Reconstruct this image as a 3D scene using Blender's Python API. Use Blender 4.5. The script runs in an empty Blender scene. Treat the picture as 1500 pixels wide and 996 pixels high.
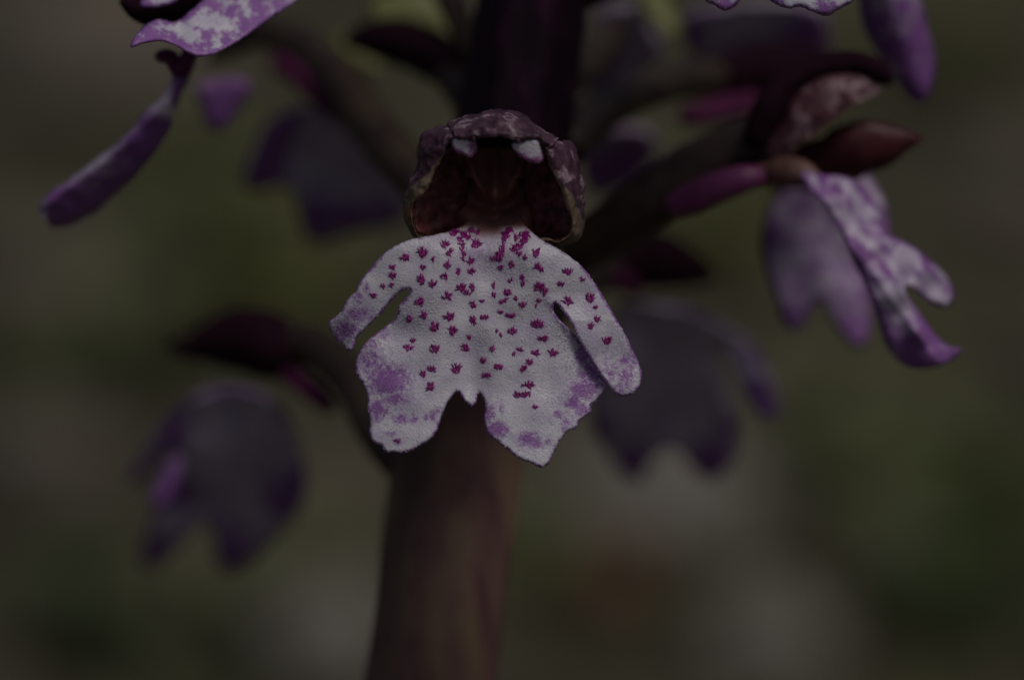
import bpy, math, random
import numpy as np
from mathutils import Vector, Matrix, noise
from mathutils.geometry import delaunay_2d_cdt

random.seed(7)
rng = np.random.default_rng(11)
scene = bpy.context.scene
COL = scene.collection

# ------------------------------------------------------------------ camera
FRAME_W = 0.065                  # metres seen across the frame at the flower
U = FRAME_W / 1500.0             # one photo pixel at the flower, metres
S = 0.377                        # lens to flower
PITCH = math.radians(24)
FOCUS = Vector((0, 0, 0.16))
FWD = Vector((0, math.cos(PITCH), -math.sin(PITCH)))
UPV = Vector((0, math.sin(PITCH), math.cos(PITCH)))
RGT = Vector((1, 0, 0))
CAMP = FOCUS - FWD * S
cam_d = bpy.data.cameras.new('camera')
cam = bpy.data.objects.new('camera', cam_d)
COL.objects.link(cam)
cam.location = CAMP
cam.rotation_euler = (math.pi / 2 - PITCH, 0, 0)
cam_d.sensor_width = 23.6
cam_d.lens = 23.6 * S / FRAME_W
cam_d.clip_start = 0.01
cam_d.clip_end = 2000
cam_d.dof.use_dof = True
cam_d.dof.focus_distance = S
cam_d.dof.aperture_fstop = 7.9
cam_d.dof.aperture_blades = 0
scene.camera = cam

# ------------------------------------------------------------------ light
SUN_EL = math.radians(68)
SUN_AZ = math.radians(128)       # compass style: 0 = +Y, 90 = +X ; sun behind the camera and to the right
world = bpy.data.worlds.new('World')
scene.world = world
world.use_nodes = True
wn = world.node_tree
sky = wn.nodes.new('ShaderNodeTexSky')
sky.sky_type = 'NISHITA'
sky.sun_disc = False
sky.sun_elevation = SUN_EL
sky.sun_rotation = SUN_AZ
sky.dust_density = 5.0
sky.air_density = 0.7
sky.ozone_density = 0.6
bg = wn.nodes['Background']
bg.inputs['Strength'].default_value = 0.05
wn.links.new(sky.outputs['Color'], bg.inputs['Color'])
sun_d = bpy.data.lights.new('sun', 'SUN')
sun_d.energy = 1.5
sun_d.angle = math.radians(14)
sun_d.color = (1.0, 0.95, 0.88)
sun = bpy.data.objects.new('sun', sun_d)
COL.objects.link(sun)
sd = Vector((math.sin(SUN_AZ) * math.cos(SUN_EL), math.cos(SUN_AZ) * math.cos(SUN_EL), math.sin(SUN_EL)))
sun.rotation_euler = sd.to_track_quat('Z', 'Y').to_euler()
sun.location = sd * 5
scene.view_settings.view_transform = 'Standard'
scene.view_settings.look = 'None'
scene.view_settings.exposure = -0.82
scene.view_settings.gamma = 1.0
scene.view_settings.use_curve_mapping = False
scene.render.engine = 'CYCLES'
scene.cycles.use_denoising = True
scene.cycles.max_bounces = 8

# ------------------------------------------------------------------ helpers
def P(px, py, z=0.0):
    """photo pixel + depth (pixels towards the camera from the focus plane) -> world point"""
    t = S - z * U
    k = t / S * U
    return CAMP + FWD * t + RGT * ((px - 750) * k) + UPV * ((498 - py) * k)

def Parr(a):
    a = np.asarray(a, float)
    t = S - a[:, 2] * U
    k = t / S * U
    return (np.array(CAMP)[None] + t[:, None] * np.array(FWD)[None]
            + ((a[:, 0] - 750) * k)[:, None] * np.array(RGT)[None]
            + ((498 - a[:, 1]) * k)[:, None] * np.array(UPV)[None])

def G(px, py, h=0.0):
    """where the ray through a photo pixel meets the ground plane z = h"""
    d = FWD + RGT * ((px - 750) * U / S) + UPV * ((498 - py) * U / S)
    return CAMP + d * ((h - CAMP.z) / d.z)

def world_loc(o):
    v = Vector((0, 0, 0))
    while o is not None:
        v += o.location
        o = o.parent
    return v

def link(name, me, parent=None, loc=None, smooth=True):
    o = bpy.data.objects.new(name, me)
    COL.objects.link(o)
    if parent is not None:
        o.parent = parent
    if loc is not None:
        o.location = loc
    if smooth:
        me.polygons.foreach_set('use_smooth', [True] * len(me.polygons))
    return o

def empty(name, wloc, parent=None):
    o = bpy.data.objects.new(name, None)
    o.empty_display_size = 0.01
    COL.objects.link(o)
    if parent is not None:
        o.parent = parent
        o.location = wloc - world_loc(parent)
    else:
        o.location = wloc
    return o

def mesh_obj(name, W, faces, parent, mats, attrs=None, fmats=None, smooth=True):
    """W: world points (n,3). Stored relative to their centre."""
    W = np.asarray(W, float)
    c = W.mean(axis=0)
    me = bpy.data.meshes.new(name)
    me.from_pydata([tuple(v) for v in (W - c)], [], faces)
    for m in mats:
        me.materials.append(m)
    for k, v in (attrs or {}).items():
        at = me.attributes.new(k, 'FLOAT', 'POINT')
        at.data.foreach_set('value', np.asarray(v, np.float32))
    if fmats is not None:
        me.polygons.foreach_set('material_index', fmats)
    me.update()
    base = world_loc(parent) if parent is not None else Vector((0, 0, 0))
    return link(name, me, parent, Vector(c) - base, smooth)

def cr(p0, p1, p2, p3, t):
    return 0.5 * ((2 * p1) + (-p0 + p2) * t + (2 * p0 - 5 * p1 + 4 * p2 - p3) * t * t
                  + (-p0 + 3 * p1 - 3 * p2 + p3) * t ** 3)

def spline(pts, n, closed=False):
    """resample control points to n points, uniform in control parameter"""
    p = np.asarray(pts, float)
    m = len(p)
    out = []
    for i in range(n):
        u = (i / n * m) if closed else (i / (n - 1) * (m - 1))
        k = int(math.floor(u))
        if not closed:
            k = min(k, m - 2)
        t = u - k
        if closed:
            q = [p[(k + j) % m] for j in (-1, 0, 1, 2)]
        else:
            q = [p[max(k - 1, 0)], p[k], p[k + 1], p[min(k + 2, m - 1)]]
        out.append(cr(q[0], q[1], q[2], q[3], t))
    return np.array(out)

def even(poly, step):
    """resample a closed polyline evenly"""
    p = np.asarray(poly, float)
    q = np.vstack([p, p[:1]])
    L = np.r_[0, np.cumsum(np.linalg.norm(np.diff(q, axis=0), axis=1))]
    n = max(8, int(L[-1] / step))
    s = np.linspace(0, L[-1], n, endpoint=False)
    return np.c_[np.interp(s, L, q[:, 0]), np.interp(s, L, q[:, 1])]

def inside(pts, poly):
    x, y = pts[:, 0], pts[:, 1]
    r = np.zeros(len(pts), bool)
    n = len(poly)
    for i in range(n):
        x0, y0 = poly[i]
        x1, y1 = poly[(i + 1) % n]
        if y0 == y1:
            continue
        c = ((y0 > y) != (y1 > y)) & (x < (x1 - x0) * (y - y0) / (y1 - y0) + x0)
        r ^= c
    return r

def edge_dist(pts, poly):
    d = np.full(len(pts), 1e9)
    n = len(poly)
    for i in range(n):
        a = poly[i]
        b = poly[(i + 1) % n]
        ab = b - a
        l2 = max((ab ** 2).sum(), 1e-9)
        t = np.clip(((pts - a) @ ab) / l2, 0, 1)
        q = a + t[:, None] * ab
        d = np.minimum(d, np.hypot(*(pts - q).T))
    return d

def fnoise(x, y, s, seed=0.0):
    return np.array([noise.noise(Vector((a / s, b / s, seed))) for a, b in zip(x, y)])

def sheet(name, outline, zf, parent, mats, step=8, thick=10, R=8, tint=None, smooth_outline=True,
          warp=None, jag=0.0, extra=None):
    """closed petal blade traced as an outline, with depth zf(x, y), rounded rim and thickness"""
    o = np.asarray(outline, float)
    if smooth_outline:
        o = spline(o, len(o) * 6, True)
    o = even(o, step * 0.8)
    if jag:
        o = o + rng.normal(0, jag, o.shape)
    lo, hi = o.min(0), o.max(0)
    ys = np.arange(lo[1], hi[1], step * 0.866)
    pts = []
    for j, y in enumerate(ys):
        xs = np.arange(lo[0] + (j % 2) * step / 2, hi[0], step)
        pts.append(np.c_[xs, np.full(len(xs), y)])
    pts = np.vstack(pts)
    pts = pts + rng.normal(0, step * 0.06, pts.shape)
    pts = pts[inside(pts, o)]
    pts = pts[edge_dist(pts, o) > step * 0.55]
    allp = np.vstack([o, pts])
    nb = len(o)
    res = delaunay_2d_cdt([Vector(v) for v in allp], [], [list(range(nb))], 1, 1e-6)
    v2 = np.array([tuple(v) for v in res[0]])
    tris = [tuple(f) for f in res[2]]
    d = edge_dist(v2, o)
    d[d < 1e-3] = 0
    x, y = v2[:, 0], v2[:, 1]
    z = zf(x, y)
    h = thick / 2 * np.sqrt(np.clip(1 - (1 - np.clip(d / R, 0, 1)) ** 2, 0, 1))
    X, Y = x.copy(), y.copy()
    if warp is not None:
        X, Y, z = warp(X, Y, z)
    n = len(v2)
    front = np.c_[X, Y, z + h]
    back = np.c_[X, Y, z - h]
    bmap = np.arange(n) + n
    bmap[d == 0] = np.arange(n)[d == 0]
    # orient front triangles towards the camera
    ff = []
    for t in tris:
        a, b, c = (v2[i] for i in t)
        if (b[0] - a[0]) * (c[1] - a[1]) - (b[1] - a[1]) * (c[0] - a[0]) > 0:   # y points down
            t = (t[0], t[2], t[1])
        ff.append(t)
    fb = [(bmap[t[0]], bmap[t[2]], bmap[t[1]]) for t in ff]
    fb = [t for t in fb if len(set(t)) == 3 and not all(i < n for i in t)]
    W = Parr(np.vstack([front, back]))
    attrs = {}
    attrs['edge'] = np.r_[d, d]
    tv = tint(x, y, d) if tint is not None else np.zeros(n)
    attrs['tint'] = np.r_[tv, tv]
    if extra is not None:
        for k, f in extra.items():
            ev = f(x, y, d)
            attrs[k] = np.r_[ev, ev]
    faces = [tuple(int(i) for i in f) for f in ff + fb]
    # drop unused back verts
    used = sorted(set(i for f in faces for i in f))
    rm = {k: i for i, k in enumerate(used)}
    faces = [tuple(rm[i] for i in f) for f in faces]
    W = W[used]
    attrs = {k: v[used] for k, v in attrs.items()}
    return mesh_obj(name, W, faces, parent, mats, attrs)

def loft(name, rows, parent, mats, nu=40, nv=30, thick=5.0, rough=0.0, rscale=14.0, attrf=None,
         closed_u=False, seed=0.0):
    """rows[j][i] control points (px,py,z); j runs from the free margin backwards, i along the margin"""
    C = np.asarray(rows, float)
    A = np.array([spline(r, nu, closed_u) for r in C])
    A = np.array([spline(A[:, i], nv) for i in range(nu)]).transpose(1, 0, 2)      # nv, nu, 3
    du = np.gradient(A, axis=1)
    dv = np.gradient(A, axis=0)
    N = -np.cross(du, dv)
    N /= np.maximum(np.linalg.norm(N, axis=2, keepdims=True), 1e-9)
    if rough:
        f = np.zeros((nv, nu))
        for j in range(nv):
            for i in range(nu):
                p = A[j, i] / rscale
                f[j, i] = noise.fractal(Vector((p[0], p[1], p[2] + seed)), 0.8, 2.0, 3)
        A = A + N * (f * rough)[..., None]
    B = A - N * thick
    n = nv * nu
    pts = np.vstack([A.reshape(-1, 3), B.reshape(-1, 3)])
    faces, fm = [], []
    iu = nu if closed_u else nu - 1
    idx = lambda j, i, l: l * n + j * nu + (i % nu)
    for j in range(nv - 1):
        for i in range(iu):
            faces.append((idx(j, i, 0), idx(j, i + 1, 0), idx(j + 1, i + 1, 0), idx(j + 1, i, 0))); fm.append(0)
            faces.append((idx(j, i, 1), idx(j + 1, i, 1), idx(j + 1, i + 1, 1), idx(j, i + 1, 1))); fm.append(1)
    for i in range(iu):
        faces.append((idx(0, i + 1, 0), idx(0, i, 0), idx(0, i, 1), idx(0, i + 1, 1))); fm.append(0)
        faces.append((idx(nv - 1, i, 0), idx(nv - 1, i + 1, 0), idx(nv - 1, i + 1, 1), idx(nv - 1, i, 1))); fm.append(0)
    if not closed_u:
        for j in range(nv - 1):
            faces.append((idx(j, 0, 0), idx(j + 1, 0, 0), idx(j + 1, 0, 1), idx(j, 0, 1))); fm.append(0)
            faces.append((idx(j + 1, nu - 1, 0), idx(j, nu - 1, 0), idx(j, nu - 1, 1), idx(j + 1, nu - 1, 1))); fm.append(0)
    uu = np.tile(np.linspace(0, 1, nu), (nv, 1)).ravel()
    vv = np.repeat(np.linspace(0, 1, nv), nu)
    tv = attrf(uu, vv) if attrf is not None else np.zeros(n)
    if len(mats) == 1:
        fm = [0] * len(fm)
    return mesh_obj(name, Parr(pts), faces, parent, mats, {'tint': np.r_[tv, tv]}, fm)

def tube(name, ctrl, parent, mat, nseg=24, nring=16, flat=1.0, ridge=0.0, nridge=6, rough=0.0, seed=0.0,
         flat_dir=None):
    """ctrl: (px,py,z,r) with r in pixels at that place; capped, tapered, optionally flattened / ridged"""
    c = spline(ctrl, nseg)
    W = Parr(c[:, :3])
    k = (S - c[:, 2] * U) / S * U
    rad = np.maximum(c[:, 3], 0.3) * k
    return tube_world(name, W, rad, parent, mat, nring, flat, ridge, nridge, rough, seed, flat_dir)

def tube_world(name, W, rad, parent, mat, nring=16, flat=1.0, ridge=0.0, nridge=6, rough=0.0, seed=0.0,
               flat_dir=None):
    n = len(W)
    T = np.gradient(W, axis=0)
    T /= np.linalg.norm(T, axis=1, keepdims=True)
    ref = np.array(flat_dir if flat_dir is not None else (0.0, 1.0, 0.05))
    pts, faces = [], []
    for i in range(n):
        a = ref - T[i] * (ref @ T[i])
        a /= np.linalg.norm(a)
        b = np.cross(T[i], a)
        for q in range(nring):
            th = 2 * math.pi * q / nring
            r = rad[i] * (1 + ridge * math.cos(nridge * th + seed))
            if rough:
                r *= 1 + rough * noise.noise(Vector((math.cos(th) * 1.5, math.sin(th) * 1.5, i * 0.35 + seed)))
            pts.append(W[i] + a * (math.cos(th) * r * flat) + b * (math.sin(th) * r))
    for i in range(n - 1):
        for q in range(nring):
            q2 = (q + 1) % nring
            faces.append((i * nring + q, i * nring + q2, (i + 1) * nring + q2, (i + 1) * nring + q))
    pts.append(W[0] - T[0] * rad[0] * 0.6)
    pts.append(W[-1] + T[-1] * rad[-1] * 0.6)
    c0, c1 = n * nring, n * nring + 1
    for q in range(nring):
        q2 = (q + 1) % nring
        faces.append((c0, q2, q))
        faces.append((c1, (n - 1) * nring + q, (n - 1) * nring + q2))
    return mesh_obj(name, np.array(pts), faces, parent, [mat])

# ------------------------------------------------------------------ materials
def mat(name):
    m = bpy.data.materials.new(name)
    m.use_nodes = True
    nt = m.node_tree
    return m, nt, nt.nodes['Principled BSDF']

def N(nt, t, **kw):
    n = nt.nodes.new(t)
    for k, v in kw.items():
        setattr(n, k, v)
    return n

def ramp(nt, fac, stops):
    r = N(nt, 'ShaderNodeValToRGB')
    e = r.color_ramp.elements
    while len(e) < len(stops):
        e.new(0.5)
    for k, (p, c) in enumerate(stops):
        e[k].position = p
        e[k].color = (*c, 1) if len(c) == 3 else c
    nt.links.new(fac, r.inputs[0])
    return r.outputs['Color']

def noise_tex(nt, scale, detail=3.0, rough=0.55, coords=None, stretch=None):
    tc = N(nt, 'ShaderNodeTexCoord')
    src = tc.outputs['Object']
    if stretch is not None:
        mp = N(nt, 'ShaderNodeMapping')
        mp.inputs['Scale'].default_value = stretch
        nt.links.new(src, mp.inputs[0])
        src = mp.outputs[0]
    t = N(nt, 'ShaderNodeTexNoise')
    t.inputs['Scale'].default_value = scale
    t.inputs['Detail'].default_value = detail
    t.inputs['Roughness'].default_value = rough
    nt.links.new(src, t.inputs['Vector'])
    return t.outputs['Fac']

def math_n(nt, op, a, b=None, clamp=False):
    m = N(nt, 'ShaderNodeMath', operation=op)
    m.use_clamp = clamp
    for i, v in enumerate((a, b)):
        if v is None:
            continue
        if isinstance(v, (int, float)):
            m.inputs[i].default_value = v
        else:
            nt.links.new(v, m.inputs[i])
    return m.outputs[0]

def mixc(nt, fac, a, b):
    m = N(nt, 'ShaderNodeMix', data_type='RGBA')
    for sock, v in ((m.inputs[0], fac), (m.inputs[6], a), (m.inputs[7], b)):
        if isinstance(v, (int, float)):
            sock.default_value = v
        elif isinstance(v, tuple):
            sock.default_value = (*v, 1)
        else:
            nt.links.new(v, sock)
    return m.outputs[2]

def attr(nt, name):
    a = N(nt, 'ShaderNodeAttribute')
    a.attribute_name = name
    return a.outputs['Fac']

def bump(nt, bsdf, h, strength, dist):
    b = N(nt, 'ShaderNodeBump')
    b.inputs['Strength'].default_value = strength
    b.inputs['Distance'].default_value = dist
    nt.links.new(h, b.inputs['Height'])
    nt.links.new(b.outputs[0], bsdf.inputs['Normal'])

PXS = 1.0 / U      # noise scale for a one-pixel feature

def lip_material(name, white, purple, sss=0.25, grain=True, gs=7.0):
    m, nt, b = mat(name)
    tint = attr(nt, 'tint')
    n1 = noise_tex(nt, PXS / gs, 4, 0.75)
    n2 = noise_tex(nt, PXS / 45, 2, 0.5)
    # mottled purple: tint broken up by fine noise
    t = math_n(nt, 'ADD', tint, math_n(nt, 'MULTIPLY', math_n(nt, 'SUBTRACT', n1, 0.5), 2.6))
    t = math_n(nt, 'SUBTRACT', math_n(nt, 'MULTIPLY', t, 1.7), 0.22, True)
    t = math_n(nt, 'MULTIPLY', t, math_n(nt, 'MULTIPLY', tint, 2.4, True), True)
    base = mixc(nt, ramp(nt, n2, [(0.35, (0, 0, 0)), (0.65, (1, 1, 1))]), white, (0.84 * white[0], 0.80 * white[1], 0.90 * white[2]))
    c = mixc(nt, math_n(nt, 'MULTIPLY', t, 0.88), base, purple)
    sp = attr(nt, 'spot')
    c = mixc(nt, math_n(nt, 'MULTIPLY', sp, 2.0, True), c, mixc(nt, math_n(nt, 'SUBTRACT', math_n(nt, 'MULTIPLY', sp, 2.6), 0.75, True), (0.46, 0.31, 0.54), (0.20, 0.012, 0.16)))
    c = mixc(nt, attr(nt, 'throat'), c, (0.24, 0.125, 0.115))
    nt.links.new(c, b.inputs['Base Color'])
    b.inputs['Roughness'].default_value = 0.42
    b.inputs['Specular IOR Level'].default_value = 0.45
    b.inputs['Subsurface Weight'].default_value = sss
    b.inputs['Subsurface Radius'].default_value = (1.0, 0.7, 0.9)
    b.inputs['Subsurface Scale'].default_value = 0.0003
    if grain:
        tc = N(nt, 'ShaderNodeTexCoord')
        v = N(nt, 'ShaderNodeTexVoronoi')
        v.inputs['Scale'].default_value = PXS / 3.6
        nt.links.new(tc.outputs['Object'], v.inputs['Vector'])
        h = math_n(nt, 'SUBTRACT', 1.0, v.outputs['Distance'])
        bump(nt, b, h, 0.35, U * 1.6)
    return m

M_LIP = lip_material('white_lip', (0.62, 0.61, 0.68), (0.24, 0.06, 0.34))
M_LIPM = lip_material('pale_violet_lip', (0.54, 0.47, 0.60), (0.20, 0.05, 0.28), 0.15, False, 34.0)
M_LIPB = lip_material('shaded_lilac_lip', (0.46, 0.40, 0.50), (0.17, 0.04, 0.25), 0.12, False, 40.0)  # lilac lips further back, some of their shade put into the base colour

def simple(name, col, col2, nscale, rough=0.5, detail=3, bumpd=0.0, lo=0.35, hi=0.65, sss=0.0, spec=0.4, stretch=None):
    m, nt, b = mat(name)
    f = noise_tex(nt, nscale, detail, 0.6, stretch=stretch)
    c = ramp(nt, f, [(lo, col), (hi, col2)])
    nt.links.new(c, b.inputs['Base Color'])
    b.inputs['Roughness'].default_value = rough
    b.inputs['Specular IOR Level'].default_value = spec
    if sss:
        b.inputs['Subsurface Weight'].default_value = sss
        b.inputs['Subsurface Scale'].default_value = 0.0005
    if bumpd:
        bump(nt, b, f, 0.6, bumpd)
    return m

def hood_material(name, dark, mid, pale, margin, amount=0.62, rough=0.5, spec=0.4):
    """mottled sepal: dark wine red with pale blotches; 'tint' marks the tan turned-in margin"""
    m, nt, b = mat(name)
    n1 = noise_tex(nt, PXS / 34, 4, 0.62)
    n2 = noise_tex(nt, PXS / 8, 3, 0.6)
    c = ramp(nt, n1, [(0.34, dark), (0.46, mid), (amount, mid), (amount + 0.06, pale), (amount + 0.14, mid)])
    n3 = noise_tex(nt, PXS / 60, 5, 0.7)
    vein = math_n(nt, 'SUBTRACT', 1.0, math_n(nt, 'MULTIPLY', math_n(nt, 'ABSOLUTE', math_n(nt, 'SUBTRACT', n3, 0.5)), 22.0), True)
    c = mixc(nt, math_n(nt, 'MULTIPLY', vein, 0.7), c, dark)
    c = mixc(nt, math_n(nt, 'MULTIPLY', n2, 0.75), c, dark)
    mc = mixc(nt, n2, margin, tuple(0.45 * k for k in margin))
    c = mixc(nt, attr(nt, 'tint'), c, mc)
    nt.links.new(c, b.inputs['Base Color'])
    b.inputs['Roughness'].default_value = rough
    b.inputs['Specular IOR Level'].default_value = spec
    bump(nt, b, n2, 0.5, U * 2.0)
    return m

M_HOOD = hood_material('hood_outside', (0.030, 0.009, 0.022), (0.105, 0.048, 0.076), (0.44, 0.31, 0.38), (0.19, 0.14, 0.095), 0.54)
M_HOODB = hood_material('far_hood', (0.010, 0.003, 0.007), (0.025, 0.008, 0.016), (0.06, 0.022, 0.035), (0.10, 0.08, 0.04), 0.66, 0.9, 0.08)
M_HOODIN = simple('hood_inside', (0.045, 0.012, 0.008), (0.24, 0.085, 0.05), PXS / 20, 0.5, 4, U * 3)
M_COLUMN = simple('column_flesh', (0.26, 0.10, 0.085), (0.36, 0.16, 0.13), PXS / 30, 0.45, 3, 0.0)
M_TUFT = simple('magenta_hairs', (0.17, 0.006, 0.13), (0.30, 0.014, 0.21), PXS / 10, 0.4)
M_PAP = simple('white_papillae', (0.78, 0.76, 0.82), (0.85, 0.84, 0.84), PXS / 20, 0.25, spec=0.6)
M_SPUR = simple('spur_pink', (0.11, 0.018, 0.075), (0.18, 0.038, 0.13), PXS / 60, 0.45, 3, 0, sss=0.15)
M_SPURD = simple('shaded_far_spur', (0.07, 0.012, 0.045), (0.11, 0.022, 0.075), PXS / 60, 0.7, 3, 0, spec=0.1)  # darker copy of the spur colour, with the rear spurs' shade put in
M_OVARY = simple('ovary_skin', (0.020, 0.009, 0.010), (0.048, 0.032, 0.019), PXS / 70, 0.5, 3)
M_BRACT = simple('bract_green', (0.14, 0.15, 0.045), (0.20, 0.20, 0.07), PXS / 60, 0.5)

def stem_material():
    m, nt, b = mat('stem_skin')
    tc = N(nt, 'ShaderNodeTexCoord')
    sx = N(nt, 'ShaderNodeSeparateXYZ')
    gm = N(nt, 'ShaderNodeNewGeometry')
    nt.links.new(gm.outputs['Position'], sx.inputs[0])
    st = noise_tex(nt, 420, 3, 0.55, stretch=(1, 1, 0.07))
    f2 = noise_tex(nt, 90, 3, 0.6)
    # purple flush, darkened by painted shade of the flowers above; olive brown further down
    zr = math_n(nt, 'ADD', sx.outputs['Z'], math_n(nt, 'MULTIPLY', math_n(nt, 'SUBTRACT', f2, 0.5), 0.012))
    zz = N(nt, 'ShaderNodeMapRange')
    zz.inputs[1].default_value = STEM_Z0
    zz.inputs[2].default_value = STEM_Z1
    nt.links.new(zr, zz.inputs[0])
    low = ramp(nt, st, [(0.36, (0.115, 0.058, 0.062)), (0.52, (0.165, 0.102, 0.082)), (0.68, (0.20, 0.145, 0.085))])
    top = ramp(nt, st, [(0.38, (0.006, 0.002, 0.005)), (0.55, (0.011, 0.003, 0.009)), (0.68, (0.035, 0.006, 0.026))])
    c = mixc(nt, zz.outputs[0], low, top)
    nt.links.new(c, b.inputs['Base Color'])
    b.inputs['Roughness'].default_value = 0.5
    b.inputs['Specular IOR Level'].default_value = 0.15
    bump(nt, b, st, 0.5, 0.0004)
    return m
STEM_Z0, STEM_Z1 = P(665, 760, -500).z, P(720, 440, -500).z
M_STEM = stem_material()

# ------------------------------------------------------------------ the ground
def ground():
    n = 90
    half = 400.0
    s = np.linspace(-1, 1, n)
    g = np.sign(s) * (np.abs(s) ** 4) * half
    v = []
    for y in g:
        for x in g:
            r = math.hypot(x, y)
            z = 0.006 * noise.noise(Vector((x * 5, y * 5, 0))) * min(1, r / 0.3)
            z += 14 * max(0, (r - 60) / 340) ** 1.5 * (0.6 + 0.4 * noise.noise(Vector((x / 90, y / 90, 3))))
            v.append((x, y, z - 0.006))
    f = [(j * n + i, j * n + i + 1, (j + 1) * n + i + 1, (j + 1) * n + i) for j in range(n - 1) for i in range(n - 1)]
    me = bpy.data.meshes.new('ground')
    me.from_pydata(v, [], f)
    m, nt, b = mat('soil_and_litter')
    a1 = noise_tex(nt, 22, 5, 0.6)
    a2 = noise_tex(nt, 160, 3, 0.6)
    c = ramp(nt, a1, [(0.38, (0.028, 0.030, 0.012)), (0.50, (0.060, 0.056, 0.028)), (0.62, (0.125, 0.105, 0.075))])
    c = mixc(nt, math_n(nt, 'MULTIPLY', a2, 0.5), c, (0.06, 0.05, 0.035))
    nt.links.new(c, b.inputs['Base Color'])
    b.inputs['Roughness'].default_value = 0.95
    bump(nt, b, a2, 0.8, 0.004)
    me.materials.append(m)
    o = link('ground', me)
    o['kind'] = 'structure'
    return o
ground()

def grass():
    """short grass, moss and dry stalks, uncountable"""
    pts, faces, tone = [], [], []
    for k in range(16000):
        if k < 11000:
            y = random.uniform(0.06, 0.95)
            x = random.gauss(0, 0.10 + 0.18 * y)
        else:
            y = random.uniform(-0.5, 3.0)
            x = random.uniform(-1.6, 1.6)
        if math.hypot(x, y - 0.02) < 0.03:
            continue
        dens = noise.noise(Vector((x * 16, y * 9, 5.0)))
        if dens < random.uniform(-0.25, 0.30):
            continue
        hmax = 0.022 if y < 0.7 else 0.06
        L = random.uniform(0.35, 1.0) * hmax
        w = random.uniform(0.0005, 0.0011)
        az = random.uniform(0, 2 * math.pi)
        d = Vector((math.cos(az), math.sin(az), 0))
        s = Vector((-d.y, d.x, 0))
        lean = random.uniform(0.1, 0.9)
        base = Vector((x, y, -0.012))
        t = min(1, max(0, 0.5 + 0.9 * noise.noise(Vector((x * 11, y * 7, 2.0))) + random.gauss(0, 0.18)))
        i0 = len(pts)
        for q in range(4):
            u = q / 3
            p = base + Vector((0, 0, L * 1.2 * u)) * (1 - 0.25 * lean * u) + d * (lean * L * u * u)
            ww = w * (1 - u) ** 0.7 + 0.00006
            pts += [p - s * ww, p + s * ww]
            tone += [t, t]
        for q in range(3):
            a = i0 + q * 2
            faces.append((a, a + 1, a + 3, a + 2))
    m, nt, b = mat('grass_blades')
    c = ramp(nt, attr(nt, 'tint'), [(0.0, (0.050, 0.085, 0.012)), (0.5, (0.085, 0.115, 0.025)), (0.75, (0.13, 0.13, 0.05)), (0.95, (0.22, 0.19, 0.12))])
    nt.links.new(c, b.inputs['Base Color'])
    b.inputs['Roughness'].default_value = 0.6
    o = mesh_obj('grass', np.array([tuple(p) for p in pts]), faces, None, [m], {'tint': tone})
    o['kind'] = 'stuff'
    o['label'] = 'blurred short meadow grass and dry stalks behind the orchid'
    o['category'] = 'grass'
grass()

M_STONE = simple('pale_stone', (0.15, 0.135, 0.115), (0.27, 0.25, 0.225), 60, 0.9, 5, 0.002)
M_EARTH = simple('brown_stone', (0.095, 0.08, 0.062), (0.18, 0.155, 0.125), 60, 0.9, 5, 0.002)

def stone(px, py, wpx, hpx, label, m, seed):
    c = G(px, py, 0.0)
    k = (c - CAMP).dot(FWD) / S * U
    rx, rz = wpx * k / 2, hpx * k / 2
    nu, nv = 20, 12
    pts, faces = [], []
    for j in range(nv + 1):
        ph = math.pi * j / nv
        for i in range(nu):
            th = 2 * math.pi * i / nu
            d = Vector((math.sin(ph) * math.cos(th), math.sin(ph) * math.sin(th), math.cos(ph)))
            r = 1 + 0.28 * noise.noise(d * 1.3 + Vector((seed, 0, 0))) + 0.10 * noise.noise(d * 3.5 + Vector((0, seed, 0)))
            p = Vector((d.x * rx * r, d.y * rx * 0.8 * r, d.z * rz * r))
            pts.append(tuple(c + p + Vector((0, 0, rz * 0.35))))
    for j in range(nv):
        for i in range(nu):
            a, b_ = j * nu + i, j * nu + (i + 1) % nu
            faces.append((a, a + nu, b_ + nu, b_))
    o = mesh_obj('stone', np.array(pts), faces, None, [m])
    o['label'] = label
    o['category'] = 'stone'
    o['group'] = 'blurred stones in the grass'
    return o

M_RUST = simple('rust_stone', (0.12, 0.065, 0.04), (0.19, 0.105, 0.07), 160, 0.9, 5, 0.001)
for a in ((120, 95, 420, 190, 'large brown grey blurred stone behind the upper left flower', M_EARTH, 1.0),
          (55, 700, 240, 170, 'brown blurred stone left of the lower left flower', M_EARTH, 2.2),
          (485, 955, 220, 150, 'pale grey blurred stone close left of the stem', M_STONE, 3.1),
          (965, 750, 330, 150, 'pale grey blurred stone below the grey lilac flower right of the stem', M_STONE, 4.7),
          (1120, 945, 210, 110, 'pale grey blurred stone beyond the rust brown stone', M_STONE, 5.9),
          (1460, 285, 230, 120, 'brown blurred stone beyond the drooping purple lip', M_EARTH, 6.4),
          (895, 870, 130, 110, 'rust brown blurred stone right of the stem', M_RUST, 7.7),
          (40, 430, 200, 150, 'brown grey blurred stone below the hanging purple lobe', M_EARTH, 8.1),
          (1290, 790, 130, 110, 'small brown blurred stone beside a green plant far right of the stem', M_EARTH, 9.4)):
    stone(*a)

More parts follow.
